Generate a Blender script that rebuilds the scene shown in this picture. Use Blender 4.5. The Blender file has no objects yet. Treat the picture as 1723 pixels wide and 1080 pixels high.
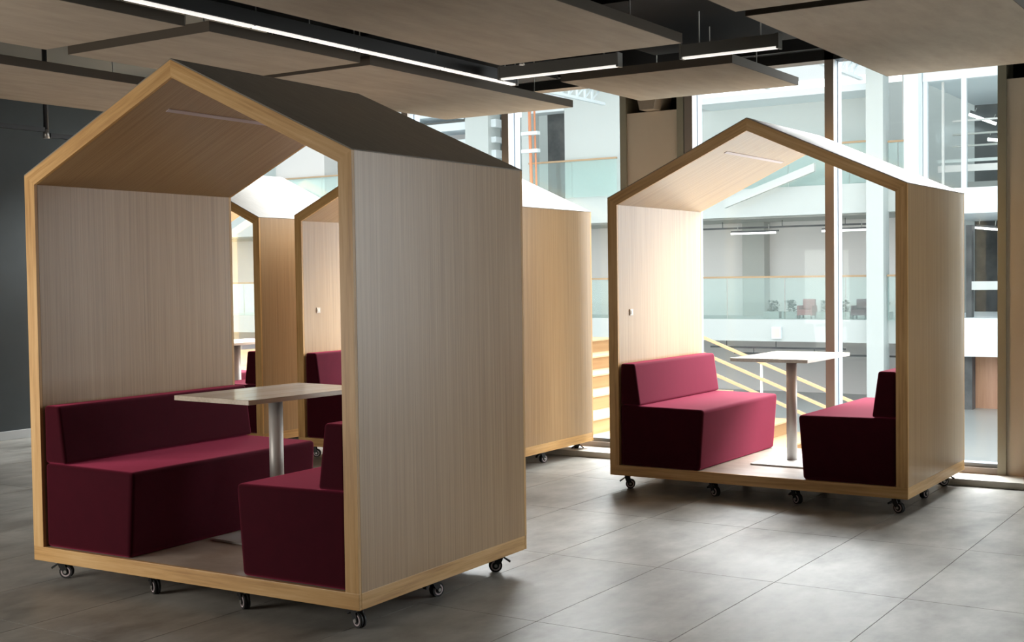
import bpy, bmesh, math, random
from mathutils import Vector, Matrix
random.seed(7)
sc = bpy.context.scene
COL = sc.collection

# ------------------------------------------------------------------ camera, sky, light, exposure
# World axes: X runs along the glass facade, Y towards it, Z up; the camera stands over the origin.
cam_d = bpy.data.cameras.new('camera')
cam = bpy.data.objects.new('camera', cam_d)
COL.objects.link(cam)
Rv = Vector((0.838848, 0.544205, -0.013248))
Uv = Vector((-0.007802, 0.036353, 0.999309))
Fv = Vector((-0.54431, 0.838164, -0.03474))
M = Matrix((Rv, Uv, -Fv)).transposed().to_4x4()
M.translation = Vector((0, 0, 1.5541))
cam.matrix_world = M
cam_d.sensor_width = 36
cam_d.lens = 2125.4 / 1723 * 36
cam_d.clip_end = 300
sc.camera = cam

world = bpy.data.worlds.new('sky')
sc.world = world
world.use_nodes = True
bg = world.node_tree.nodes['Background']
bg.inputs['Color'].default_value = (0.97, 0.99, 1.0, 1)
bg.inputs['Strength'].default_value = 2.4

def area(name, loc, size, power, color, rot):
    d = bpy.data.lights.new(name, 'AREA')
    d.shape = 'RECTANGLE'; d.size, d.size_y = size; d.energy = power; d.color = color
    o = bpy.data.objects.new(name, d); COL.objects.link(o)
    o.location = loc; o.rotation_euler = rot
    return o
# area lights out of view, added to brighten the hall and its booths
# added fill in the atrium, aimed at the hall: right end and overhead
def aim(loc, to):
    return (Vector(to) - Vector(loc)).to_track_quat('-Z', 'Y').to_euler()
area('fill_atrium_end', (8.0, 20.0, 4.0), (16.0, 9.0), 2500, (0.98, 0.99, 1.0), aim((8, 20, 4.0), (-3.5, 7.0, 1.0)))
area('fill_atrium_top', (-5.0, 16.0, 9.2), (26.0, 8.0), 19000, (0.98, 0.99, 1.0), aim((-5, 16, 9.2), (-6.0, 7.0, 0.5)))
# added fill standing in for a left window, aimed at the nearest booth
area('fill_hall_left', (-6.7, 1.5, 1.15), (1.6, 1.5), 64, (1.0, 0.95, 0.88), aim((-6.7, 1.5, 1.15), (-4.5, 4.7, 1.5)))

sc.view_settings.view_transform = 'Standard'
sc.view_settings.look = 'None'
sc.view_settings.exposure = 0.25
sc.view_settings.gamma = 1.0
sc.view_settings.use_curve_mapping = False
try:
    sc.cycles.max_bounces = 10
    sc.cycles.diffuse_bounces = 5
    sc.cycles.transparent_max_bounces = 16
    sc.cycles.sample_clamp_indirect = 6
    sc.cycles.use_denoising = True
except Exception:
    pass

# ------------------------------------------------------------------ materials
def srgb(r, g, b):
    f = lambda c: (c / 255 / 12.92) if c <= 10 else ((c / 255 + 0.055) / 1.055) ** 2.4
    return (f(r), f(g), f(b), 1)

def mat(name, col, rough=0.6, metal=0.0, spec=0.5, sheen=0.0, sheen_tint=(1, 1, 1, 1), coat=0.0):
    m = bpy.data.materials.new(name); m.use_nodes = True
    b = m.node_tree.nodes['Principled BSDF']
    b.inputs['Base Color'].default_value = col
    b.inputs['Roughness'].default_value = rough
    b.inputs['Metallic'].default_value = metal
    b.inputs['Specular IOR Level'].default_value = spec
    if sheen:
        b.inputs['Sheen Weight'].default_value = sheen
        b.inputs['Sheen Tint'].default_value = sheen_tint
        b.inputs['Sheen Roughness'].default_value = 0.5
    if coat:
        b.inputs['Coat Weight'].default_value = coat
        b.inputs['Coat Roughness'].default_value = 0.25
    return m

def N(m, t, **k):
    n = m.node_tree.nodes.new(t)
    for a, v in k.items():
        setattr(n, a, v)
    return n
def L(m, a, b):
    m.node_tree.links.new(a, b)

def grain(m, axis, cols, fine=70.0, along=1.1, rot=0.0, bump=0.08, mixf=0.4, detail=6.0):
    """Wood grain: noise squeezed across and stretched along the axis (object space); rot turns it about Y."""
    b = m.node_tree.nodes['Principled BSDF']
    tc = N(m, 'ShaderNodeTexCoord')
    oi = N(m, 'ShaderNodeObjectInfo')
    add = N(m, 'ShaderNodeVectorMath', operation='ADD')
    sc3 = N(m, 'ShaderNodeVectorMath', operation='SCALE'); sc3.inputs['Scale'].default_value = 37.0
    cmb = N(m, 'ShaderNodeCombineXYZ')
    for i in range(3): L(m, oi.outputs['Random'], cmb.inputs[i])
    L(m, cmb.outputs[0], sc3.inputs[0])
    rt = N(m, 'ShaderNodeVectorRotate', rotation_type='Y_AXIS'); rt.inputs['Angle'].default_value = rot
    L(m, tc.outputs['Object'], rt.inputs['Vector'])
    L(m, rt.outputs[0], add.inputs[0]); L(m, sc3.outputs[0], add.inputs[1])
    mp = N(m, 'ShaderNodeMapping')
    s = [fine] * 3; s['xyz'.index(axis)] = along
    mp.inputs['Scale'].default_value = s
    L(m, add.outputs[0], mp.inputs['Vector'])
    n1 = N(m, 'ShaderNodeTexNoise'); n1.inputs['Scale'].default_value = 1.0
    n1.inputs['Detail'].default_value = detail; n1.inputs['Roughness'].default_value = 0.65
    L(m, mp.outputs[0], n1.inputs['Vector'])
    mp2 = N(m, 'ShaderNodeMapping')
    s2 = [fine * 0.17] * 3; s2['xyz'.index(axis)] = along * 0.5
    mp2.inputs['Scale'].default_value = s2
    L(m, add.outputs[0], mp2.inputs['Vector'])
    n2 = N(m, 'ShaderNodeTexNoise'); n2.inputs['Detail'].default_value = 3.0
    n2.inputs['Scale'].default_value = 1.0
    L(m, mp2.outputs[0], n2.inputs['Vector'])
    mix = N(m, 'ShaderNodeMix', data_type='FLOAT'); mix.inputs['Factor'].default_value = mixf
    L(m, n1.outputs['Fac'], mix.inputs[2]); L(m, n2.outputs['Fac'], mix.inputs[3])
    cr = N(m, 'ShaderNodeValToRGB')
    e = cr.color_ramp.elements
    e[0].position = 0.36; e[0].color = cols[0]
    e[1].position = 0.64; e[1].color = cols[2]
    x = e.new(0.5); x.color = cols[1]
    L(m, mix.outputs[0], cr.inputs[0])
    L(m, cr.outputs[0], b.inputs['Base Color'])
    if bump:
        bp = N(m, 'ShaderNodeBump'); bp.inputs['Strength'].default_value = bump; bp.inputs['Distance'].default_value = 0.002
        L(m, mix.outputs[0], bp.inputs['Height']); L(m, bp.outputs[0], b.inputs['Normal'])
    return m

def speckle(m, cols, scale, detail=5.0, stretch=(1, 1, 1), bump=0.0, rnd=0.0, rough=None):
    b = m.node_tree.nodes['Principled BSDF']
    g = N(m, 'ShaderNodeNewGeometry')
    mp = N(m, 'ShaderNodeMapping'); mp.inputs['Scale'].default_value = stretch
    L(m, g.outputs['Position'], mp.inputs['Vector'])
    n = N(m, 'ShaderNodeTexNoise'); n.inputs['Scale'].default_value = scale
    n.inputs['Detail'].default_value = detail; n.inputs['Roughness'].default_value = 0.62
    L(m, mp.outputs[0], n.inputs['Vector'])
    cr = N(m, 'ShaderNodeValToRGB'); e = cr.color_ramp.elements
    e[0].position = 0.3; e[0].color = cols[0]; e[1].position = 0.72; e[1].color = cols[1]
    L(m, n.outputs['Fac'], cr.inputs[0])
    out = cr.outputs[0]
    if rnd:
        oi = N(m, 'ShaderNodeObjectInfo')
        mr = N(m, 'ShaderNodeMapRange'); mr.inputs['To Min'].default_value = 1 - rnd; mr.inputs['To Max'].default_value = 1 + rnd
        L(m, oi.outputs['Random'], mr.inputs['Value'])
        vm = N(m, 'ShaderNodeVectorMath', operation='SCALE')
        L(m, out, vm.inputs[0]); L(m, mr.outputs[0], vm.inputs['Scale'])
        out = vm.outputs[0]
    L(m, out, b.inputs['Base Color'])
    if rough:
        mr2 = N(m, 'ShaderNodeMapRange'); mr2.inputs['To Min'].default_value = rough[0]; mr2.inputs['To Max'].default_value = rough[1]
        L(m, n.outputs['Fac'], mr2.inputs['Value']); L(m, mr2.outputs[0], b.inputs['Roughness'])
    if bump:
        bp = N(m, 'ShaderNodeBump'); bp.inputs['Strength'].default_value = bump; bp.inputs['Distance'].default_value = 0.003
        L(m, n.outputs['Fac'], bp.inputs['Height']); L(m, bp.outputs[0], b.inputs['Normal'])
    return m

def glass(name, tint, refl=0.10, base_mix=0.0):
    m = bpy.data.materials.new(name); m.use_nodes = True
    nt = m.node_tree; nt.nodes.remove(nt.nodes['Principled BSDF'])
    out = nt.nodes['Material Output']
    tr = N(m, 'ShaderNodeBsdfTransparent'); tr.inputs['Color'].default_value = tint
    gl = N(m, 'ShaderNodeBsdfGlossy'); gl.inputs['Roughness'].default_value = 0.02
    gl.inputs['Color'].default_value = (0.9, 1, 0.98, 1)
    lw = N(m, 'ShaderNodeFresnel'); lw.inputs['IOR'].default_value = 1.45
    mu = N(m, 'ShaderNodeMath', operation='MULTIPLY'); mu.inputs[1].default_value = refl * 10
    L(m, lw.outputs[0], mu.inputs[0])
    mx = N(m, 'ShaderNodeMixShader')
    L(m, mu.outputs[0], mx.inputs[0]); L(m, tr.outputs[0], mx.inputs[1]); L(m, gl.outputs[0], mx.inputs[2])
    last = mx.outputs[0]
    if base_mix:
        df = N(m, 'ShaderNodeBsdfDiffuse'); df.inputs['Color'].default_value = (0.80, 0.89, 0.875, 1)
        mx2 = N(m, 'ShaderNodeMixShader'); mx2.inputs[0].default_value = base_mix
        L(m, last, mx2.inputs[1]); L(m, df.outputs[0], mx2.inputs[2]); last = mx2.outputs[0]
    L(m, last, out.inputs['Surface'])
    return m

def emit(name, col, s):
    m = bpy.data.materials.new(name); m.use_nodes = True
    b = m.node_tree.nodes['Principled BSDF']
    b.inputs['Base Color'].default_value = (0.8, 0.8, 0.8, 1)
    b.inputs['Emission Color'].default_value = col
    b.inputs['Emission Strength'].default_value = s
    return m

VEN = (srgb(160, 126, 86), srgb(175, 141, 100), srgb(186, 153, 112))
EDGE = (srgb(186, 138, 80), srgb(214, 168, 106), srgb(228, 188, 130))
SL = math.atan(0.49 / 1.0745)
MAT = {}
def vm(key, axis, rot=0.0, rough=0.36):
    MAT[key] = grain(mat(key, VEN[1], rough, spec=0.5, coat=0.2), axis, VEN, fine=130, along=1.0, rot=rot, mixf=0.12)
vm('veneer_upright', 'z')
vm('veneer_slope_left', 'x', rot=SL)
vm('veneer_slope_right', 'x', rot=-SL)
MAT['deck_laminate'] = speckle(mat('deck_laminate', srgb(178, 160, 146), 0.4), (srgb(158, 138, 122), srgb(192, 176, 162)), 4.0, stretch=(1, 2, 1), detail=7)
for k, ax, rt in (('edge_upright', 'z', 0), ('edge_across', 'x', 0), ('edge_deep', 'y', 0), ('edge_slope_left', 'x', SL), ('edge_slope_right', 'x', -SL)):
    MAT[k] = grain(mat(k, EDGE[1], 0.42), ax, EDGE, fine=55, along=2.2, rot=rt, bump=0.05)
MAT['roof_skin'] = speckle(mat('roof_skin', srgb(142, 132, 119), 0.6), (srgb(134, 125, 112), srgb(150, 140, 126)), 6.0, stretch=(1, 6, 1))
MAT['velvet'] = speckle(mat('velvet',  srgb(48, 2, 13), 0.85, spec=0.1, sheen=0.6, sheen_tint=srgb(255, 102, 140)), (srgb(44, 2, 12), srgb(52, 3, 15)), 14.0)
MAT['laminate'] = grain(mat('laminate', srgb(214, 200, 182), 0.2), 'y', (srgb(200, 184, 164), srgb(214, 200, 182), srgb(224, 212, 196)), fine=60, along=1.5)
MAT['brushed_steel'] = mat('brushed_steel', (0.62, 0.60, 0.57, 1), 0.45, metal=0.25)
MAT['black_plastic'] = mat('black_plastic', srgb(22, 22, 23), 0.45)
MAT['rubber'] = mat('rubber', srgb(28, 28, 29), 0.6)
MAT['zinc'] = mat('zinc', srgb(180, 178, 174), 0.35, metal=0.8)
MAT['diffuser_off'] = mat('diffuser_off', srgb(206, 190, 192), 0.4)
MAT['white_plastic'] = mat('white_plastic', srgb(225, 220, 210), 0.4)
MAT['floor_tile'] = speckle(mat('floor_tile', srgb(172, 170, 164), 0.3, spec=0.35), (srgb(122, 119, 112), srgb(176, 173, 166)), 3.2, detail=13, stretch=(1.3, 0.7, 1), rnd=0.035, rough=(0.34, 0.5), bump=0.03)
MAT['grout'] = mat('grout', srgb(88, 86, 82), 0.9)
MAT['charcoal_wall'] = speckle(mat('charcoal_wall', srgb(62, 68, 70), 0.8), (srgb(58, 64, 66), srgb(66, 72, 74)), 1.5)
MAT['plain_wall'] = mat('plain_wall', srgb(74, 76, 76), 0.8)
MAT['skirting'] = mat('skirting', srgb(196, 200, 202), 0.4)
MAT['soffit_black'] = mat('soffit_black', srgb(20, 20, 21), 0.9)
MAT['soffit_grey'] = mat('soffit_grey', srgb(120, 121, 119), 0.8)
MAT['panel_face'] = speckle(mat('panel_face', srgb(170, 156, 139), 0.85), (srgb(162, 148, 131), srgb(178, 164, 147)), 5.0, stretch=(2, 0.5, 1))
MAT['panel_edge'] = mat('panel_edge', srgb(84, 74, 62), 0.7)
MAT['black_metal'] = mat('black_metal', srgb(26, 27, 29), 0.5)
MAT['grey_metal'] = mat('grey_metal', srgb(120, 118, 112), 0.45, metal=0.2)
MAT['olive_metal'] = mat('olive_metal', srgb(150, 146, 128), 0.5)
MAT['taupe_cladding'] = speckle(mat('taupe_cladding', srgb(214, 199, 178), 0.5), (srgb(210, 195, 174), srgb(218, 203, 182)), 1.2)
MAT['mullion_bronze'] = mat('mullion_bronze', srgb(138, 128, 120), 0.4, metal=0.0)
MAT['mullion_silver'] = mat('mullion_silver', srgb(118, 128, 138), 0.4, metal=0.1)
MAT['gasket'] = mat('gasket', srgb(60, 72, 86), 0.5)
MAT['sill_stone'] = speckle(mat('sill_stone', srgb(205, 200, 190), 0.5), (srgb(196, 191, 181), srgb(212, 208, 198)), 6.0)
MAT['glass_clear'] = glass('glass_clear', (0.965, 0.98, 0.98, 1), 0.022)
MAT['glass_teal'] = glass('glass_teal', (0.90, 0.965, 0.955, 1), 0.05, 0.12)
MAT['lamp_white'] = emit('lamp_white', (1.0, 0.95, 0.88, 1), 0.75)
MAT['lamp_far'] = emit('lamp_far', (1.0, 0.98, 0.95, 1), 3.0)
MAT['ext_white'] = mat('ext_white', srgb(206, 212, 210), 0.7)
MAT['ext_bright'] = mat('ext_bright', srgb(232, 240, 244), 0.6)
MAT['ext_grey'] = mat('ext_grey', srgb(226, 222, 219), 0.8)
MAT['ext_midgrey'] = mat('ext_midgrey', srgb(176, 177, 172), 0.8)
MAT['ext_dark'] = speckle(mat('ext_dark', srgb(70, 74, 76), 0.6), (srgb(56, 60, 62), srgb(96, 98, 98)), 1.6, detail=4)
MAT['ext_floor'] = mat('ext_floor', srgb(168, 172, 171), 0.3)
MAT['ext_wood'] = grain(mat('ext_wood', srgb(150, 116, 78), 0.5), 'y', (srgb(138, 104, 68), srgb(152, 118, 80), srgb(162, 130, 92)), fine=12, along=0.4, bump=0)
MAT['ext_rail'] = mat('ext_rail', srgb(186, 156, 122), 0.5)
MAT['ext_walnut'] = grain(mat('ext_walnut', srgb(170, 128, 104), 0.6), 'z', (srgb(150, 110, 88), srgb(170, 128, 104), srgb(188, 148, 122)), fine=5, along=0.3, bump=0)
MAT['ext_red'] = mat('ext_red', srgb(176, 92, 92), 0.7)
MAT['ext_maroon'] = mat('ext_maroon', srgb(112, 62, 74), 0.7)
MAT['ext_foliage'] = speckle(mat('ext_foliage', srgb(64, 80, 68), 0.8), (srgb(44, 58, 50), srgb(104, 116, 104)), 6.0)
MAT['ext_orange'] = mat('ext_orange', srgb(236, 160, 120), 0.5)
MAT['ext_books'] = speckle(mat('ext_books', srgb(150, 140, 134), 0.7), (srgb(96, 92, 92), srgb(196, 172, 158)), 2.0, stretch=(4, 1, 0.15), detail=2)

# ------------------------------------------------------------------ mesh helpers
class MB:
    def __init__(s):
        s.v = []; s.f = []; s.m = []; s.sm = []
    def poly(s, pts, mi=0, smooth=False):
        i = len(s.v); s.v += [tuple(p) for p in pts]
        s.f.append(list(range(i, i + len(pts)))); s.m.append(mi); s.sm.append(smooth)
    def box(s, x0, x1, y0, y1, z0, z1, mi=0):
        i = len(s.v)
        s.v += [(x0, y0, z0), (x1, y0, z0), (x1, y1, z0), (x0, y1, z0), (x0, y0, z1), (x1, y0, z1), (x1, y1, z1), (x0, y1, z1)]
        for q in ((0, 3, 2, 1), (4, 5, 6, 7), (0, 1, 5, 4), (1, 2, 6, 5), (2, 3, 7, 6), (3, 0, 4, 7)):
            s.f.append([i + k for k in q]); s.m.append(mi); s.sm.append(False)
        return s
    def prism(s, pts, a0, a1, axis='y', mi=0):
        """pts: 2-D outline, counter-clockwise; axis y: (x,z) outline pushed along y; axis x: (y,z); axis z: (x,y)."""
        P = {'y': lambda p, a: (p[0], a, p[1]), 'x': lambda p, a: (a, p[0], p[1]), 'z': lambda p, a: (p[0], p[1], a)}[axis]
        n = len(pts); i = len(s.v)
        s.v += [P(p, a0) for p in pts] + [P(p, a1) for p in pts]
        s.f.append(list(range(i, i + n))); s.f.append(list(range(i + 2 * n - 1, i + n - 1, -1)))
        s.m += [mi] * 2; s.sm += [False] * 2
        for k in range(n):
            k2 = (k + 1) % n
            s.f.append([i + k, i + n + k, i + n + k2, i + k2]); s.m.append(mi); s.sm.append(False)
        return s
    def tube(s, p0, p1, r, n=10, mi=0, r1=None, cap=True):
        p0, p1 = Vector(p0), Vector(p1); d = (p1 - p0).normalized()
        a = d.orthogonal().normalized(); b = d.cross(a)
        r1 = r if r1 is None else r1; i = len(s.v)
        for p, q in ((p0, r), (p1, r1)):
            for k in range(n):
                t = 2 * math.pi * k / n
                s.v.append(tuple(p + q * (math.cos(t) * a + math.sin(t) * b)))
        for k in range(n):
            k2 = (k + 1) % n
            s.f.append([i + k, i + k2, i + n + k2, i + n + k]); s.m.append(mi); s.sm.append(True)
        if cap:
            s.f.append([i + k for k in reversed(range(n))]); s.f.append([i + n + k for k in range(n)])
            s.m += [mi] * 2; s.sm += [False] * 2
        return s
    def mesh(s, name, mats, bevel=0.0, seg=2):
        me = bpy.data.meshes.new(name)
        me.from_pydata(s.v, [], s.f)
        for m in mats: me.materials.append(MAT[m])
        for p, mi, sm in zip(me.polygons, s.m, s.sm):
            p.material_index = mi; p.use_smooth = sm
        bm = bmesh.new(); bm.from_mesh(me)
        bmesh.ops.recalc_face_normals(bm, faces=bm.faces)
        if bevel:
            ed = [e for e in bm.edges if len(e.link_faces) == 2 and e.calc_face_angle(0) > 0.5]
            bmesh.ops.bevel(bm, geom=ed, offset=bevel, segments=seg, profile=0.6, affect='EDGES', clamp_overlap=True)
        bm.to_mesh(me); bm.free()
        return me
    def build(s, name, mats, parent=None, bevel=0.0, seg=2, smooth=False):
        if isinstance(mats, str): mats = [mats]
        me = s.mesh(name, mats, bevel, seg)
        o = link(name, me, parent)
        if smooth:
            for p in me.polygons: p.use_smooth = True
            o.modifiers.new('weighted', 'WEIGHTED_NORMAL')
        return o

def link(name, me, parent=None):
    o = bpy.data.objects.new(name, me); COL.objects.link(o)
    if parent is not None: o.parent = parent
    return o
def box(x0, x1, y0, y1, z0, z1): return MB().box(x0, x1, y0, y1, z0, z1)
def thing(name, label, cat, loc=(0, 0, 0), rz=0.0, group=None):
    o = link(name, None); o.empty_display_size = 0.1
    o.location = loc; o.rotation_euler = (0, 0, rz)
    o['label'] = label; o['category'] = cat
    if group: o['group'] = group
    return o
def structure(o, label=None, cat=None):
    o['kind'] = 'structure'
    if label: o['label'] = label
    if cat: o['category'] = cat
    return o
def sroot(name, label, cat, loc=(0, 0, 0)):
    o = thing(name, label, cat, loc); o['kind'] = 'structure'; return o
CH = {}
def copy_tree(o, parent=None):
    c = o.copy(); COL.objects.link(c)
    if parent is not None: c.parent = parent
    for ch in CH.get(o.name) or list(o.children): copy_tree(ch, c)
    return c
def place(o, loc, rz, label, group=None):
    o.location = loc; o.rotation_euler = (0, 0, rz); o['label'] = label
    if group: o['group'] = group

# ------------------------------------------------------------------ room shell
XL, XR, YB, YF = -11.05, 3.5, -5.0, 9.40
fl = sroot('floor', 'grey polished stone tile floor of the hall', 'floor')
box(XL, XR, YB, 9.75, -0.12, -0.006).build('screed', 'grout', fl)
TX, TY = 0.655, 1.222
xs = [-1.69 + TX * k for k in range(-15, 6)]
ys = [6.01 + TY * k for k in range(-5, 4)]
cache = {}
def tile(x0, x1, y0, y1):
    x0 = max(x0, XL); x1 = min(x1, XR); y0 = max(y0, YB); y1 = min(y1, YF)
    w, h = round(x1 - x0 - 0.004, 4), round(y1 - y0 - 0.004, 4)
    if w < 0.02 or h < 0.02: return
    if (w, h) not in cache:
        cache[(w, h)] = box(-w / 2, w / 2, -h / 2, h / 2, -0.006, 0.0).mesh('tile', ['floor_tile'])
    o = link('tile', cache[(w, h)], fl); o.location = ((x0 + x1) / 2, (y0 + y1) / 2, 0)
for i in range(len(xs) - 1):
    for j in range(len(ys) - 1):
        tile(xs[i], xs[i + 1], ys[j], ys[j + 1])
box(XL, XR, YB, ys[0] - 0.004, -0.006, 0).build('near_paving', 'floor_tile', fl)
box(xs[-1], XR, ys[0], YF, -0.006, 0).build('side_paving', 'floor_tile', fl)

wl = structure(box(XL - 0.2, XL, YB, 9.9, -0.1, 3.9).build('wall_left', 'charcoal_wall'), 'charcoal painted wall at the far left of the hall', 'wall')
structure(box(XL, XL + 0.018, YB, 9.4, 0, 0.088).build('baseboard_left', 'skirting', bevel=0.004), 'pale grey skirting along the charcoal wall', 'skirting')
structure(box(XL, XR, YB - 0.2, YB, -0.1, 3.9).build('wall_back', 'plain_wall'), 'plain dark wall behind the camera', 'wall')
structure(box(XR, XR + 0.2, YB, 9.9, -0.1, 3.9).build('wall_right', 'plain_wall'), 'plain dark wall right of the camera', 'wall')

ce = sroot('ceiling', 'dark exposed ceiling above the hanging taupe panels', 'ceiling')
box(XL, XR, YB, 9.9, 3.75, 3.95).build('soffit', 'soffit_grey', ce)
for x0, x1, y0, y1 in ((-5.9, -4.9, 5.0, 6.6), (-5.4, -4.4, 7.0, 7.9), (-4.4, -2.4, 7.0, 8.85), (-5.0, -2.8, 3.2, 5.6), (-6.6, -5.6, 6.9, 9.4), (-7.4, -6.6, 2.5, 4.4)):
    box(x0, x1, y0, y1, 3.25, 3.75).build('black_baffle', 'soffit_black', ce)
structure(box(XL, XR, 9.60, 9.95, 3.30, 3.75).build('trim_1', 'black_metal'), 'black beam over the head of the glass wall', 'beam')
structure(box(XL, XR, 9.40, 9.74, 0.0, 0.05).build('trim_2', 'sill_stone', bevel=0.004), 'low pale stone ledge at the foot of the glass wall', 'ledge')

# facade: two glazed runs split by clad piers
def mullion(x, parent, x2=None):
    x2 = x + 0.072 if x2 is None else x2
    box(x, x2, 9.70, 9.735, 0.05, 3.30).build('mullion', 'mullion_bronze', parent)
    box(x + 0.006, x2 - 0.004, 9.735, 9.80, 0.05, 3.30).build('mullion', 'mullion_silver', parent)
    box(x + 0.012, x2 - 0.006, 9.80, 9.815, 0.05, 3.30).build('mullion', 'gasket', parent)
    box(x + 0.004, x2 - 0.002, 9.815, 9.90, 0.05, 3.30).build('mullion', 'mullion_silver', parent)
def glazing(name, label, x0, x1, mids):
    w = sroot(name, label, 'window')
    box(x0, x1, 9.70, 9.86, 0.05, 0.095).build('sill_rail', 'mullion_bronze', w)
    box(x0, x1, 9.735, 9.84, 0.095, 0.125).build('sill_rail', 'mullion_silver', w)
    box(x0, x1, 9.70, 9.86, 3.22, 3.30).build('head_rail', 'black_metal', w)
    for m in mids: mullion(m, w)
    e = [x0] + [m + 0.036 for m in mids] + [x1]
    for a, b in zip(e[:-1], e[1:]):
        box(a + 0.004, b - 0.004, 9.804, 9.812, 0.12, 3.23).build('pane', 'glass_clear', w)
    return w
glazing('window_1', 'floor to ceiling glazing left of the taupe pier', XL, -5.165, [-10.4, -7.54, -6.385])
glazing('window_2', 'floor to ceiling glazing between the two taupe piers', -4.565, -2.055, [-4.555, -3.35])
glazing('window_3', 'floor to ceiling glazing right of the second pier', 0.1, XR, [1.2, 2.3])
def pier(name, label, x0, x1):
    p = sroot(name, label, 'pier')
    box(x0, x0 + 0.06, 9.70, 9.98, 0.05, 3.30).build('side_post', 'olive_metal', p)
    box(x1 - 0.06, x1, 9.70, 9.98, 0.05, 3.30).build('side_post', 'olive_metal', p)
    box(x0 + 0.06, x1 - 0.06, 9.72, 9.98, 0.05, 2.945).build('cladding_panel', 'taupe_cladding', p)
    box(x0 + 0.06, x1 - 0.06, 9.94, 9.98, 2.945, 3.30).build('back_plate', 'soffit_black', p)
    return p
p1 = pier('wall_front_pier', 'taupe clad pier in the glass wall behind the right booth', -5.165, -4.565)
MB().prism([(-4.965, 3.12), (-4.92, 2.95), (-4.79, 2.95), (-4.755, 3.12)], 9.60, 9.90).build('bracket', 'panel_face', p1)
pier('wall_front_pier', 'taupe clad pier in the glass wall at the right edge of the photo', -2.055, 0.1)  # unseen right part widened to hold back light from the atrium

# ------------------------------------------------------------------ hanging ceiling panels
ZP = 2.95
def ceiling_panel(x0, x1, y0, y1, label):
    cx, cy = (x0 + x1) / 2, (y0 + y1) / 2
    t = thing('ceiling_panel', label, 'ceiling panel', (cx, cy, ZP), 0, 'hanging taupe ceiling panels')
    a, b = (x1 - x0) / 2, (y1 - y0) / 2
    box(-a + 0.006, a - 0.006, -b + 0.006, b - 0.006, 0.0, 0.05).build('board', 'panel_face', t)
    f = MB()
    for q in ((-a, a, -b, -b + 0.006), (-a, a, b - 0.006, b), (-a, -a + 0.006, -b + 0.006, b - 0.006), (a - 0.006, a, -b + 0.006, b - 0.006)):
        f.box(q[0], q[1], q[2], q[3], 0.001, 0.06)
    f.build('edge_frame', 'panel_edge', t)
    for sx in (-1, 1):
        for sy in (-1, 1):
            MB().tube((sx * (a - 0.25), sy * (b - 0.2), 0.05), (sx * (a - 0.25), sy * (b - 0.2), 0.80), 0.004, 6).build('hanger_rod', 'zinc', t)
    return t
ceiling_panel(-4.62, -3.30, 4.42, 7.01, 'large taupe ceiling panel at top centre, right of the long light line')
ceiling_panel(-6.58, -5.28, 6.47, 9.10, 'taupe ceiling panel hanging beyond the nearest booth roof, its tip over the glass wall')
ceiling_panel(-6.50, -5.28, 5.06, 6.37, 'taupe ceiling panel directly above the nearest booth gable')
ceiling_panel(-6.47, -5.28, 2.30, 4.88, 'taupe ceiling panel in the top left corner of the photo')
ceiling_panel(-8.44, -7.10, 4.20, 7.00, 'taupe ceiling panel left of the nearest booth, beside the charcoal wall')
ceiling_panel(-4.66, -3.34, 7.86, 9.10, 'small taupe ceiling panel hanging in front of the taupe pier')
ceiling_panel(-2.68, -1.39, 6.49, 9.09, 'large taupe ceiling panel above the right booth')
ceiling_panel(-2.68, -1.39, 3.75, 6.35, 'taupe ceiling panel at the top right edge, nearer than the large right one')

# linear lamps
def line_lamp(label, L_, loc, rz, segs=1, tall=0.09):
    t = thing('linear_lamp', label, 'ceiling light', loc, rz, 'linear ceiling lamps')
    box(-0.03, 0.03, -L_ / 2, L_ / 2, 0.012, tall).build('housing', 'grey_metal' if segs == 1 else 'black_metal', t)
    for k in range(segs):
        a = -L_ / 2 + L_ * k / segs
        box(-0.018, 0.018, a + 0.01, a + L_ / segs - 0.01, 0.0, 0.013).build('diffuser', 'lamp_white', t)
    for s in (-1, 1):
        box(-0.033, 0.033, s * L_ / 2 - 0.008, s * L_ / 2 + 0.008, -0.002, tall + 0.004).build('end_cap', 'grey_metal', t)
    for k in range(max(2, segs + 1)):
        y = -L_ / 2 + 0.12 + (L_ - 0.24) * k / max(1, segs)
        MB().tube((0, y, tall), (0, y, 0.75), 0.004, 6).build('hanger_wire', 'zinc', t)
    return t
line_lamp('long white light line running between the ceiling panels at top left', 4.50, (-5.09, 5.66, 2.97), 0, 5)
line_lamp('short white light line near the glass wall, left of the taupe pier', 0.95, (-4.50, 7.56, 2.955), math.pi / 2)
line_lamp('short white light line near the glass wall, right of the taupe pier', 0.66, (-3.23, 7.56, 2.955), math.pi / 2)
# black cable tray beside the long lamp, sprinkler pipe and track
t = thing('cable_tray', 'black cable tray above the long light line', 'cable tray', (-4.90, 4.8, 3.075))
box(-0.11, 0.11, -2.6, 2.6, 0.0, 0.012).build('tray_floor', 'black_metal', t)
box(-0.115, -0.10, -2.6, 2.6, 0.0, 0.07).build('tray_side', 'black_metal', t)
box(0.10, 0.115, -2.6, 2.6, 0.0, 0.07).build('tray_side', 'black_metal', t)
for y in (-1.4, 0.2, 1.2, 2.1):
    MB().tube((0.08, y, 0.07), (0.08, y, 0.72), 0.005, 6).build('hanger_rod', 'zinc', t)
def sprinkler(label, x, y, z0, z1):
    t = thing('sprinkler', label, 'sprinkler', (x, y, z0), 0, 'ceiling sprinklers')
    MB().tube((0, 0, 0.03), (0, 0, z1 - z0), 0.012, 8).build('drop_pipe', 'grey_metal', t)
    MB().tube((0, 0, 0.0), (0, 0, 0.035), 0.02, 10, r1=0.010).build('head', 'zinc', t)
sprinkler('small silver sprinkler under the far edge of the top centre panel', -4.62, 7.28, 2.99, 3.3)
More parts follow.
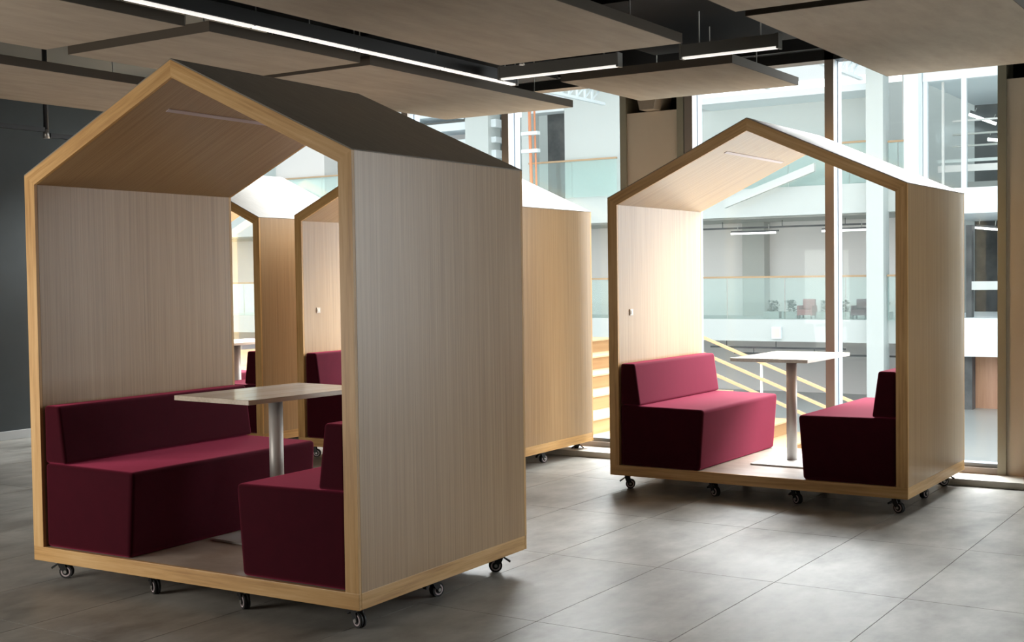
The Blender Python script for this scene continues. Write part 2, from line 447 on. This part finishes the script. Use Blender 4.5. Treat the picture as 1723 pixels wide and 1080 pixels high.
sprinkler('small dark sprinkler above the right booth, below the black beam', -3.62, 8.7, 3.22, 3.7)
t = thing('track_rail', 'thin black rail with a drop rod hanging by the charcoal wall', 'track light', (-9.6, 7.22, 2.86))
MB().tube((0, 0, 0.0), (0, 0, 0.89), 0.022, 10).build('drop_rod', 'black_metal', t)
MB().tube((0, 0, -0.02), (0, 0, 0.06), 0.03, 10, r1=0.024).build('joint', 'zinc', t)
box(-0.025, 0.025, 0.03, 1.5, -0.01, 0.03).build('arm', 'black_metal', t)
box(-0.025, 0.025, -1.2, -0.03, 0.035, 0.075).build('arm', 'black_metal', t)

# ------------------------------------------------------------------ the booths
W, D, ZB, ZD, ZE, ZR, T = 2.149, 1.43, 0.11, 0.183, 2.11, 2.602, 0.075
H = W / 2
SLOPE = (ZR - ZE) / H
DZ = T * math.sqrt(1 + SLOPE * SLOPE)
def zin(x): return ZR - DZ - SLOPE * abs(x)
XI = H - T
def caster(parent, x, y, rot, proto):
    if proto is None:
        c = MB()
        c.box(-0.036, 0.036, -0.030, 0.030, -0.006, 0.0, 1)
        c.tube((0, 0, -0.022), (0, 0, -0.006), 0.022, 12)
        c.prism([(-0.026, -0.020), (0.012, -0.020), (0.032, -0.080), (0.012, -0.086), (-0.016, -0.050)][::-1], -0.022, -0.017)
        c.prism([(-0.026, -0.020), (0.012, -0.020), (0.032, -0.080), (0.012, -0.086), (-0.016, -0.050)][::-1], 0.017, 0.022)
        o = c.build('caster', ['black_plastic', 'black_metal'], parent)
        w = MB()
        cz = -0.075
        for s in (-1, 1):
            w.tube((0.018, s * 0.002, cz), (0.018, s * 0.015, cz), 0.035, 20)
            w.tube((0.018, s * 0.015, cz), (0.018, s * 0.0165, cz), 0.026, 18, mi=1)
            w.tube((0.018, s * 0.0165, cz), (0.018, s * 0.0172, cz), 0.019, 18, mi=0)
            w.tube((0.018, s * 0.017, cz), (0.018, s * 0.025, cz), 0.009, 10, mi=2)
        w.build('wheel', ['rubber', 'diffuser_off', 'zinc'], o)
        b = MB(); b.prism([(-0.062, -0.052), (-0.020, -0.026), (-0.020, -0.034), (-0.058, -0.062)][::-1], -0.014, 0.014)
        b.build('brake_pedal', 'black_plastic', o)
    else:
        o = copy_tree(proto, parent)
    o.location = (x, y, ZB); o.rotation_euler = (0, 0, rot)
    return o
def make_booth(label):
    r = thing('booth', label, 'booth', group='wheeled wooden house shaped booths')
    y0, y1 = -D / 2, D / 2
    e = 0.018; g = 0.0016
    # base deck with its oak edging
    box(-H + e, H - e, y0 + e, y1 - e, ZB, ZD).build('deck', 'deck_laminate', r)
    box(-H, H, y0, y0 + e, ZB, ZD + 0.001).build('base_rail', 'edge_across', r, bevel=0.002)
    box(-H, H, y1 - e, y1, ZB, ZD + 0.001).build('base_rail', 'edge_across', r, bevel=0.002)
    for s in (-1, 1):
        box(min(s * H, s * (H - e)), max(s * H, s * (H - e)), y0 + e + g, y1 - e - g, ZB, ZD + 0.001).build('base_rail', 'edge_deep', r, bevel=0.002)
    zi = zin(XI)
    wall_o = [(-H, ZD + 0.001), (-XI, ZD + 0.001), (-XI, zi), (-H, ZE)]
    roof_o = [(-H, ZE), (-XI, zi), (0, zin(0)), (0, ZR)]
    mir = lambda P: [(-x, z) for x, z in P][::-1]
    for s, side in ((-1, 'left'), (1, 'right')):
        wo = wall_o if s < 0 else mir(wall_o)
        ro = roof_o if s < 0 else mir(roof_o)
        MB().prism(wo, y0 + e + g, y1 - e - g).build('side_wall', 'veneer_upright', r)
        MB().prism(ro, y0 + e + g, y1 - e - g).build('roof_panel', 'veneer_slope_' + side, r)
        # thin roof skin on the slope
        n = Vector((s * SLOPE, 0, 1)).normalized()
        q = lambda x, z, k: (x + n.x * k, z + n.z * k)
        sk = [q(s * H, ZE, 0.0005), q(0, ZR, 0.0005), (0, ZR + 0.0065), q(s * H, ZE, 0.006)]
        MB().prism(sk if s > 0 else sk[::-1], y0 + 0.001, y1 - 0.001).build('roof_skin', 'roof_skin', r)
        for a, b in ((y0, y0 + e), (y1 - e, y1)):
            MB().prism(wo, a, b).build('edge_post', 'edge_upright', r)
            MB().prism(ro, a, b).build('edge_rafter', 'edge_slope_' + side, r)
    # light channel let into the left slope
    nx, nz = math.sin(SL), -math.cos(SL)
    xa = -0.246
    ls = MB()
    u = Vector((math.cos(SL), math.sin(SL)))
    c0 = Vector((xa, zin(xa)))
    nn = Vector((nx, nz))
    pr = [c0 - u * 0.014 - nn * 0.001, c0 + u * 0.014 - nn * 0.001, c0 + u * 0.013 + nn * 0.003, c0 - u * 0.013 + nn * 0.003]
    ls.prism([tuple(p) for p in pr], y0 + 0.21, y1 - 0.15)
    o = ls.build('light_strip', 'diffuser_off', r); o['label'] = 'slim pale light strip, switched off'
    # socket on the inner left wall
    s = MB(); s.box(-XI, -XI + 0.007, y0 + 0.180, y0 + 0.226, 1.262, 1.308); s.box(-XI + 0.007, -XI + 0.010, y0 + 0.190, y0 + 0.216, 1.272, 1.298, 1)
    s.build('wall_switch', ['laminate', 'white_plastic'], r, bevel=0.001)
    pc = None
    k = 0
    for x in (-0.99, -0.31, 0.29, 0.97):
        for y in (y0 + 0.115, 0.0, y1 - 0.115):
            ang = [0.45, 0.7, 2.0, -0.45, 2.4, 0.3, -0.5, 2.7, 0.5, -0.3, 1.3, 3.8][k]
            c = caster(r, x, y, ang, pc)
            if pc is None: pc = c
            k += 1
    return r
booth_spots = [((-3.539, 4.199), 1.67, 'nearest oak house shaped booth, on the left, with dark maroon sofas'),
               ((-2.244, 8.036), -0.36, 'oak house shaped booth on the right, before the tall glazing'),
               ((-5.413, 8.227), 0.83, 'oak house shaped booth right behind the nearest one, half hidden by it'),
               ((-7.99, 8.20), -0.56, 'farthest oak house shaped booth, its pale roof seen through the nearest booth')]
base = make_booth(booth_spots[0][2])
FR = []
booths = [base] + [copy_tree(base) for _ in range(3)]
for b, ((x, y), dg, lab) in zip(booths, booth_spots):
    a = math.radians(dg)
    cx = x + math.cos(a) * (-H) - math.sin(a) * (D / 2)
    cy = y + math.sin(a) * (-H) + math.cos(a) * (D / 2)
    place(b, (cx, cy, 0), a, lab)
    if lab.startswith(('nearest', 'farthest')):
        for ch in [c for c in b.children if c.name.startswith('wall_switch')]: bpy.data.objects.remove(ch)
    FR.append((cx, cy, a))
def inbooth(i, lx, ly, rz):
    cx, cy, a = FR[i]
    return (cx + math.cos(a) * lx - math.sin(a) * ly, cy + math.sin(a) * lx + math.cos(a) * ly, ZD + 0.001), a + rz

# sofas
def make_sofa():
    r = thing('sofa', 'x', 'sofa', group='maroon velvet booth sofas')
    hy = 0.692
    b = MB()
    b.prism([(0.003, 0.0), (0.622, 0.0), (0.652, 0.40), (0.652, 0.428), (0.003, 0.436)], -hy, hy)
    b.build('seat_base', 'velvet', r, bevel=0.026, seg=4, smooth=True)
    k = MB()
    k.prism([(0.006, 0.437), (0.160, 0.437), (0.118, 0.735), (0.006, 0.735)], -hy, hy)
    k.build('backrest', 'velvet', r, bevel=0.020, seg=4, smooth=True)
    return r
sofa0 = make_sofa()
sofas = [(0, -1, 'long dark maroon sofa on the left wall of the nearest booth'),
         (0, 1, 'dark maroon sofa on the right wall of the nearest booth, partly behind its frame'),
         (1, -1, 'pink lit maroon sofa on the left wall of the right booth'),
         (1, 1, 'maroon sofa with black shaded end on the right wall of the right booth'),
         (2, -1, 'maroon sofa in the booth behind, seen beyond the nearest table top'),
         (2, 1, 'maroon sofa on the right wall of the booth hidden behind the nearest one'),
         (3, -1, 'maroon sofa on the left wall of the farthest booth'),
         (3, 1, 'maroon sofa of the farthest booth, a dark back seen through the nearest booth')]
for n, (i, s, lab) in enumerate(sofas):
    o = sofa0 if n == 0 else copy_tree(sofa0)
    loc, rz = inbooth(i, s * (XI - 0.002), -0.005, 0 if s < 0 else math.pi)
    place(o, loc, rz, lab)
# tables
def make_table():
    r = thing('table', 'x', 'table', group='pedestal tables in the booths')
    MB().box(-0.285, 0.285, -0.445, 0.445, 0.751, 0.776).build('table_top', 'laminate', r, bevel=0.002)
    box(-0.12, 0.12, -0.12, 0.12, 0.744, 0.751).build('mounting_plate', 'black_metal', r)
    MB().tube((0, 0, 0.012), (0, 0, 0.745), 0.038, 28).build('column', 'brushed_steel', r)
    box(-0.2, 0.2, -0.3, 0.3, 0.0, 0.012).build('foot_plate', 'brushed_steel', r, bevel=0.003)
    return r
tab0 = make_table()
for n, (i, x, y, rz, lab) in enumerate([(0, -0.122, 0.105, math.radians(-5), 'pedestal table between the sofas of the nearest booth'),
                                        (1, 0.018, 0.045, 0, 'pedestal table between the pink lit sofas of the right booth'),
                                        (2, 0.0, 0.05, 0, 'pedestal table of the booth hidden behind the nearest one'),
                                        (3, 0.0, 0.03, 0, 'pedestal table of the farthest booth')]):
    o = tab0 if n == 0 else copy_tree(tab0)
    loc, a = inbooth(i, x, y, rz)
    place(o, loc, a, lab)

# ------------------------------------------------------------------ the atrium beyond the glass
structure(box(-60, 20, 9.95, 60, -2.7, -2.5).build('floor_atrium', 'ext_floor'), 'pale floor of the atrium beyond the glass', 'floor')
structure(box(-60, 20, 9.95, 10.05, -2.5, -0.02).build('wall_atrium_near', 'ext_white'), 'white edge wall under the glass wall', 'wall')
def eb(name, x0, x1, y0, y1, z0, z1, m, parent): return box(x0, x1, y0, y1, z0, z1).build(name, m, parent)
wing = thing('building', 'white atrium wing with open galleries across from the glass wall', 'building', (-16, 38, -2.5))
wing_inv = Vector((-16, 38, -2.5))
def wb(name, x0, x1, y0, y1, z0, z1, m, par=None):
    o = wing_inv
    return box(x0 - o.x, x1 - o.x, y0 - o.y, y1 - o.y, z0 - o.z, z1 - o.z).build(name, m, par or wing)
wb('ground_wall', -60, -10.2, 41.5, 41.8, -2.5, -0.59, 'ext_grey')
wb('gallery_wall', -60, -10.2, 41.5, 41.8, 0.11, 3.37, 'ext_grey')
wb('floor_slab', -60, -10.2, 38.0, 41.8, -0.59, 0.11, 'ext_white')
wb('floor_slab', -60, -10.2, 38.0, 41.8, 3.37, 4.26, 'ext_white')
wb('top_wall', -20.2, -11.7, 39.6, 39.9, 4.26, 7.05, 'ext_white')
wb('eaves_band', -17.6, -11.7, 37.9, 39.9, 7.05, 7.25, 'ext_bright')
wb('corner_wall', -22.4, -20.2, 38.0, 41.8, 4.26, 8.3, 'ext_white')
wb('corner_wall', -22.4, -20.2, 37.9, 38.0, 8.3, 8.6, 'ext_bright')
wb('dark_glazing', -23.45, -22.4, 38.6, 38.8, 4.26, 7.3, 'ext_dark')
wb('lintel', -24.1, -22.4, 37.95, 38.7, 7.3, 8.9, 'ext_bright')
wb('column', -24.1, -23.75, 37.9, 38.5, -2.5, 7.4, 'ext_white')
wb('column', -24.75, -24.55, 37.9, 38.3, 4.26, 8.0, 'ext_midgrey')
wb('column', -26.4, -25.4, 37.7, 38.5, 4.26, 9.0, 'ext_white')
wb('back_wall', -24.5, -24.1, 38.6, 38.9, 4.26, 8.0, 'ext_grey')
for k, z in enumerate((5.25, 5.85, 6.4, 6.95, 7.5)):
    wb('louvre', -31, -25.2, 38.0 - 0.1, 39.2, z, z + (0.28 if k % 2 else 0.2), 'ext_bright')
    wb('louvre_gap', -31, -25.2, 39.2, 39.4, z + 0.2, z + 0.62, 'ext_midgrey' if k % 2 else 'ext_grey')
wb('top_wall', -60, -31, 40.5, 40.8, 4.26, 9.0, 'ext_white')
wb('column', -36.2, -33.6, 38.2, 39.0, 4.26, 9.0, 'ext_grey')
wb('column', -11.69, -11.18, 37.5, 38.1, -2.5, 9.0, 'ext_white')
wb('column', -10.54, -10.12, 37.4, 38.0, -2.5, 9.0, 'ext_bright')
wb('pilaster', -17.1, -16.3, 41.0, 41.5, 0.11, 3.37, 'ext_midgrey')
wb('recess_soffit', -60, -10.2, 38.4, 41.4, 3.32, 3.37, 'ext_midgrey')
wb('back_wall', -11.18, -10.5, 39.5, 39.8, 4.26, 9.0, 'ext_grey')
# glass balustrades
def balustrade(x0, x1, z0, z1, step, y=38.05):
    b = wb('handrail', x0, x1, y - 0.04, y + 0.04, z1, z1 + 0.06, 'ext_rail')
    x = x0
    while x < x1 - 0.1:
        e = min(x + step, x1)
        wb('balustrade_pane', x + 0.015, e - 0.015, y - 0.01, y + 0.01, z0, z1, 'glass_teal')
        x = e
balustrade(-32, -11.75, 0.11, 1.42, 1.95)
balustrade(-20.2, -11.75, 4.26, 5.50, 1.95, 38.15)
balustrade(-23.75, -20.25, 4.26, 5.50, 1.75, 37.8)
balustrade(-60, -31, 4.26, 5.6, 2.2)
balustrade(-60, -32, 0.11, 1.42, 2.2)
balustrade(-11.12, -10.58, 4.3, 5.4, 0.3, 37.8)
balustrade(-11.15, -10.55, 0.11, 1.42, 0.6, 37.8)
# right part of the wing: framed glazing above bright bands
wb('floor_slab', -10.1, 4, 37.8, 44.5, -0.92, 0.19, 'ext_bright')
wb('floor_slab', -10.1, 4, 37.8, 44.5, 3.22, 3.96, 'ext_bright')
wb('floor_slab', -10.1, 4, 37.8, 44.5, 7.1, 8.6, 'ext_bright')
wb('gallery_wall', -10.1, 4, 44.2, 44.5, 0.19, 3.22, 'ext_dark')
wb('gallery_wall', -10.1, 4, 44.2, 44.5, 3.96, 7.1, 'ext_dark')
wb('ground_wall', -8.86, 4, 38.7, 39.0, -2.5, -0.92, 'ext_walnut')
wb('column', -9.02, -8.8, 38.2, 38.6, -2.5, -0.92, 'ext_dark')
wb('column', -9.02, -8.86, 38.4, 38.7, 0.19, 2.9, 'ext_dark')
wb('window_frame', -10.1, -9.98, 37.85, 38.0, 3.96, 7.1, 'ext_bright')
wb('window_frame', -9.02, -8.88, 37.85, 38.0, 3.96, 7.1, 'ext_bright')
wb('window_frame', -9.66, -9.60, 38.2, 38.3, 3.96, 7.1, 'ext_grey')
for k, x in enumerate((-9.98, -8.88, -7.5)):
    wb('window_pane', x, x + (0.96 if k == 0 else 1.38), 37.92, 37.94, 3.98, 7.08, 'glass_clear')
for z, dz, m in ((4.80, 0.09, 'ext_white'), (4.52, 0.2, 'ext_grey'), (5.25, 0.05, 'ext_midgrey'), (5.6, 0.05, 'ext_midgrey'), (6.0, 0.05, 'ext_grey')):
    wb('gallery_rail', -9.98 if z < 5 else -9.55, 4, 39.0, 39.1, z, z + dz, m)
wb('gallery_rail', -8.86, 4, 38.4, 38.5, 1.0, 1.25, 'ext_white')
for x0, x1, z0, z1, m in ((-8.5, -7.9, 0.3, 2.9, 'ext_books'), (-9.0, -8.62, 1.4, 3.0, 'ext_midgrey'), (-7.7, -6.4, 0.3, 2.9, 'ext_books'), (-8.7, -7.2, 4.1, 5.5, 'ext_books'), (-10, -9, 4.1, 4.5, 'ext_midgrey')):
    wb('bookcase', x0 - 0.2, x1, 43.4, 44.0, z0, z1, m)
# slanting white bar modelled in place of a reflection in the glass
s = MB(); s.prism([(-0.2, 1.05), (2.75, 2.05), (2.75, 2.3), (-0.2, 1.3)], -0.6, -0.45)
o = s.build('reflection_bar', 'ext_white', wing); o.location = (0.0, 0.0, 5.1)

# lamps of the wing
def far_lamp(label, x0, x1, y, z, tilt=0.0, w=0.07):
    t = thing('gallery_lamp', label, 'lamp', ((x0 + x1) / 2, y, z), 0, 'linear lamps across the atrium')
    h = (x1 - x0) / 2
    a = box(-h, h, -w / 2, w / 2, 0.0, w * 0.8).build('diffuser', 'lamp_far', t)
    b = box(-h, h + 0.1, -w / 2, w / 2, w * 0.8 + 0.004, w * 1.6).build('housing', 'ext_dark', t)
    for q in (-h * 0.7, h * 0.7):
        MB().tube((q, 0, w * 1.6), (q, 0, 0.30), 0.012, 6).build('hanger_wire', 'ext_midgrey', t)
    t.rotation_euler = (0, tilt, 0)
    return t
far_lamp('white linear lamp under the far gallery, left of the slim mullion', -16.48, -14.96, 38.6, 2.84)
far_lamp('white linear lamp under the far gallery, crossing behind the slim mullion', -13.43, -11.95, 38.6, 2.84)
far_lamp('bright lamp bar behind the upper right window, crossing its mullion', -9.35, -8.5, 40.0, 6.1, 0.42, 0.11)
far_lamp('short bright lamp bar below the long one in the upper right window', -8.98, -8.65, 41.0, 5.55, 0.15, 0.11)
far_lamp('short bright lamp bar at the right end of the upper right window', -8.3, -7.9, 40.0, 5.75, 0.2, 0.11)
far_lamp('white lamp bar in the right gallery below the bright band', -8.85, -8.2, 38.8, 2.76, 0.12, 0.08)
def far_rail(label, x0, x1, z, y=38.9):
    t = thing('lamp_track', label, 'track', ((x0 + x1) / 2, y, z), 0, 'dark lamp tracks across the atrium')
    h = (x1 - x0) / 2
    box(-h, h, -0.03, 0.03, 0.0, 0.055).build('rail', 'ext_dark', t)
    for q in (-h * 0.75, 0.0, h * 0.75):
        MB().tube((q, 0, 0.05), (q, 0, 0.24), 0.012, 6).build('hanger_wire', 'ext_dark', t)
far_rail('dark lamp track under the far gallery ceiling', -17.6, -12.1, 3.03)
far_rail('dark lamp track just below the lower gallery slab', -17.1, -12.6, -0.84, 38.3)
far_rail('lowest dark lamp track, seen level with the right table top', -16.4, -11.0, -1.05, 38.6)
# things on the far gallery
for k in range(5):
    x = (-15.16, -14.56, -13.42, -12.84, -11.6)[k]
    t = thing('planter', ['leftmost grey green planter', 'second grey green planter from the left', 'grey green planter right of the red armchair', 'grey green planter just left of the slim mullion', 'grey green planter next to the maroon chair'][k] + ' on the far gallery', 'planter', (x, 38.9, 0.11), 0, 'planters on the far gallery')
    box(-0.26, 0.26, -0.2, 0.2, 0, 0.22).build('box', 'ext_midgrey', t, bevel=0.02)
    m = MB()
    for _ in range(190):
        px, py, pz = random.uniform(-0.14, 0.14), random.uniform(-0.12, 0.12), random.uniform(0.2, 0.55)
        a = random.uniform(0, 6.3); l = random.uniform(0.07, 0.14)
        d = Vector((math.cos(a), math.sin(a), random.uniform(-0.3, 0.8))).normalized() * l
        sd = Vector((-math.sin(a), math.cos(a), 0)) * l * 0.35
        c = Vector((px, py, pz))
        m.poly([c, c + d * 0.5 + sd, c + d, c + d * 0.5 - sd])
    f = m.build('foliage', 'ext_foliage', t); f['kind'] = 'stuff'
def far_chair(label, x, m):
    t = thing('armchair', label, 'armchair', (x, 38.75, 0.11), 0, 'armchairs on the far gallery')
    box(-0.2, 0.2, -0.25, 0.25, 0.12, 0.30).build('seat', m, t, bevel=0.03)
    box(-0.2, 0.2, 0.16, 0.28, 0.30, 0.62).build('backrest', m, t, bevel=0.03)
    for s in (-1, 1):
        box(s * 0.22 - 0.03, s * 0.22 + 0.03, -0.25, 0.25, 0.10, 0.42).build('armrest', m, t, bevel=0.02)
        for q in (-0.2, 0.2):
            box(s * 0.2 - 0.02, s * 0.2 + 0.02, q - 0.02, q + 0.02, 0, 0.12).build('leg', 'ext_dark', t)
far_chair('faded red armchair on the far gallery, left of the slim mullion', -13.98, 'ext_red')
far_chair('maroon armchair on the far gallery, right of the slim mullion', -12.25, 'ext_maroon')
t = thing('sign_box', 'small white sign box on the lower gallery slab', 'sign', (-14.68, 37.96, -0.5))
box(-0.16, 0.16, -0.09, 0.038, 0.0, 0.37).build('case', 'ext_bright', t, bevel=0.01)
box(-0.12, 0.12, -0.096, -0.09, 0.04, 0.33).build('face_plate', 'white_plastic', t)
# orange mast
t = thing('mast', 'slim orange mast with white crossbars standing in the atrium', 'mast', (-23.05, 36.9, -2.5))
MB().tube((0.10, 0, 0), (-0.12, 0, 11.2), 0.055, 8).build('pole', 'ext_orange', t)
MB().tube((0.24, 0.1, 0), (0.02, 0.1, 11.2), 0.035, 8).build('pole', 'ext_orange', t)
for z in (8.3, 8.9): box(-0.35, 0.30, -0.15, 0.05, z, z + 0.12).build('crossbar', 'ext_bright', t)
# timber steps climbing to the left, with slanting rails at their far side
st = thing('staircase', 'pale timber staircase in the atrium, climbing to the left beyond the glass', 'staircase', (-10, 18, -2.5))
for i in range(-5, 6):
    z = -1.07 + 0.26 * i + 2.5; x = -9.6 - 0.65 * i + 10
    box(x - 0.69, x, -6.5, 6, max(0, z - 0.30) if i > -5 else 0, z - 0.03).build('riser', 'ext_wood', st)
    box(x - 0.70, x + 0.03, -6.5, 6, z - 0.03, z).build('tread', 'ext_rail', st)
box(-9.0, -3.52 + 0.2, -6.5, 6, 2.35, 2.62).build('landing', 'ext_wood', st)
for k in range(3):
    m = MB(); dz = -0.33 * k
    m.prism([(-2.6, 3.40 + dz), (3.6, 1.01 + dz), (3.6, 1.07 + dz), (-2.6, 3.46 + dz)], 5.93, 5.99)
    m.build('handrail', 'ext_rail', st)
for x in (-2.4, -1.0, 0.4, 1.8, 3.2):
    zt = 3.40 - 0.3855 * (x + 2.6); zb = max(0.0, zt - 1.0)
    box(x - 0.02, x + 0.02, 5.94, 5.98, zb, zt).build('baluster', 'ext_white', st)
# roof over the atrium's far half; near half left open to light the hall
mt = bpy.data.materials.new('roof_glazing'); mt.use_nodes = True
mt.node_tree.nodes.remove(mt.node_tree.nodes['Principled BSDF'])
tb = N(mt, 'ShaderNodeBsdfTranslucent'); tb.inputs['Color'].default_value = (0.70, 0.715, 0.715, 1)
db = N(mt, 'ShaderNodeBsdfDiffuse'); db.inputs['Color'].default_value = (0.8, 0.82, 0.82, 1)
ms = N(mt, 'ShaderNodeMixShader'); ms.inputs[0].default_value = 0.2
L(mt, tb.outputs[0], ms.inputs[1]); L(mt, db.outputs[0], ms.inputs[2]); L(mt, ms.outputs[0], mt.node_tree.nodes['Material Output'].inputs['Surface'])
MAT['roof_glazing'] = mt
structure(box(-60, 20, 28, 50, 9.40, 9.41).build('ceiling_atrium', 'roof_glazing'), 'translucent white roof over the far half of the atrium', 'roof')
# roof trusses
for k in range(6):
    x = -11.8 - 2.9 * k
    t = thing('roof_truss', ['white roof truss nearest the right, ending above the white column', 'second white roof truss from the right', 'third white roof truss from the right', 'fourth white roof truss from the right', 'fifth white roof truss from the right', 'leftmost white roof truss'][k] + ' over the atrium', 'truss', (x, 26, 7.26), 0, 'white roof trusses over the atrium')
    box(-0.06, 0.06, -14, 11.4, 0.0, 0.09).build('bottom_chord', 'ext_bright', t)
    box(-0.06, 0.06, -14, 11.4, 0.46, 0.55).build('top_chord', 'ext_bright', t)
    m = MB()
    for j in range(50):
        y = -13.9 + 0.5 * j
        m.box(-0.03, 0.03, y - 0.03, y + 0.03, 0.09, 0.46)
        m.tube((0, y, 0.09), (0, y + 0.5, 0.46), 0.03, 5)
    m.build('web', 'ext_bright', t)
for k in range(5):
    y = 16 + 5.2 * k
    t = thing('roof_purlin', ['nearest', 'second nearest', 'middle', 'second farthest', 'farthest'][k] + ' white roof beam across the atrium trusses', 'beam', (-20, y, 7.83), 0, 'white roof beams over the atrium')
    box(-38, 14, -0.1, 0.1, 0, 0.3).build('web', 'ext_bright', t)
    box(-38, 14, -0.2, 0.2, 0.3, 0.36).build('flange', 'ext_bright', t)
structure(box(-60, 20, 50, 50.3, -2.5, 9).build('wall_atrium_far', 'ext_white'), 'plain white end wall of the atrium', 'wall')
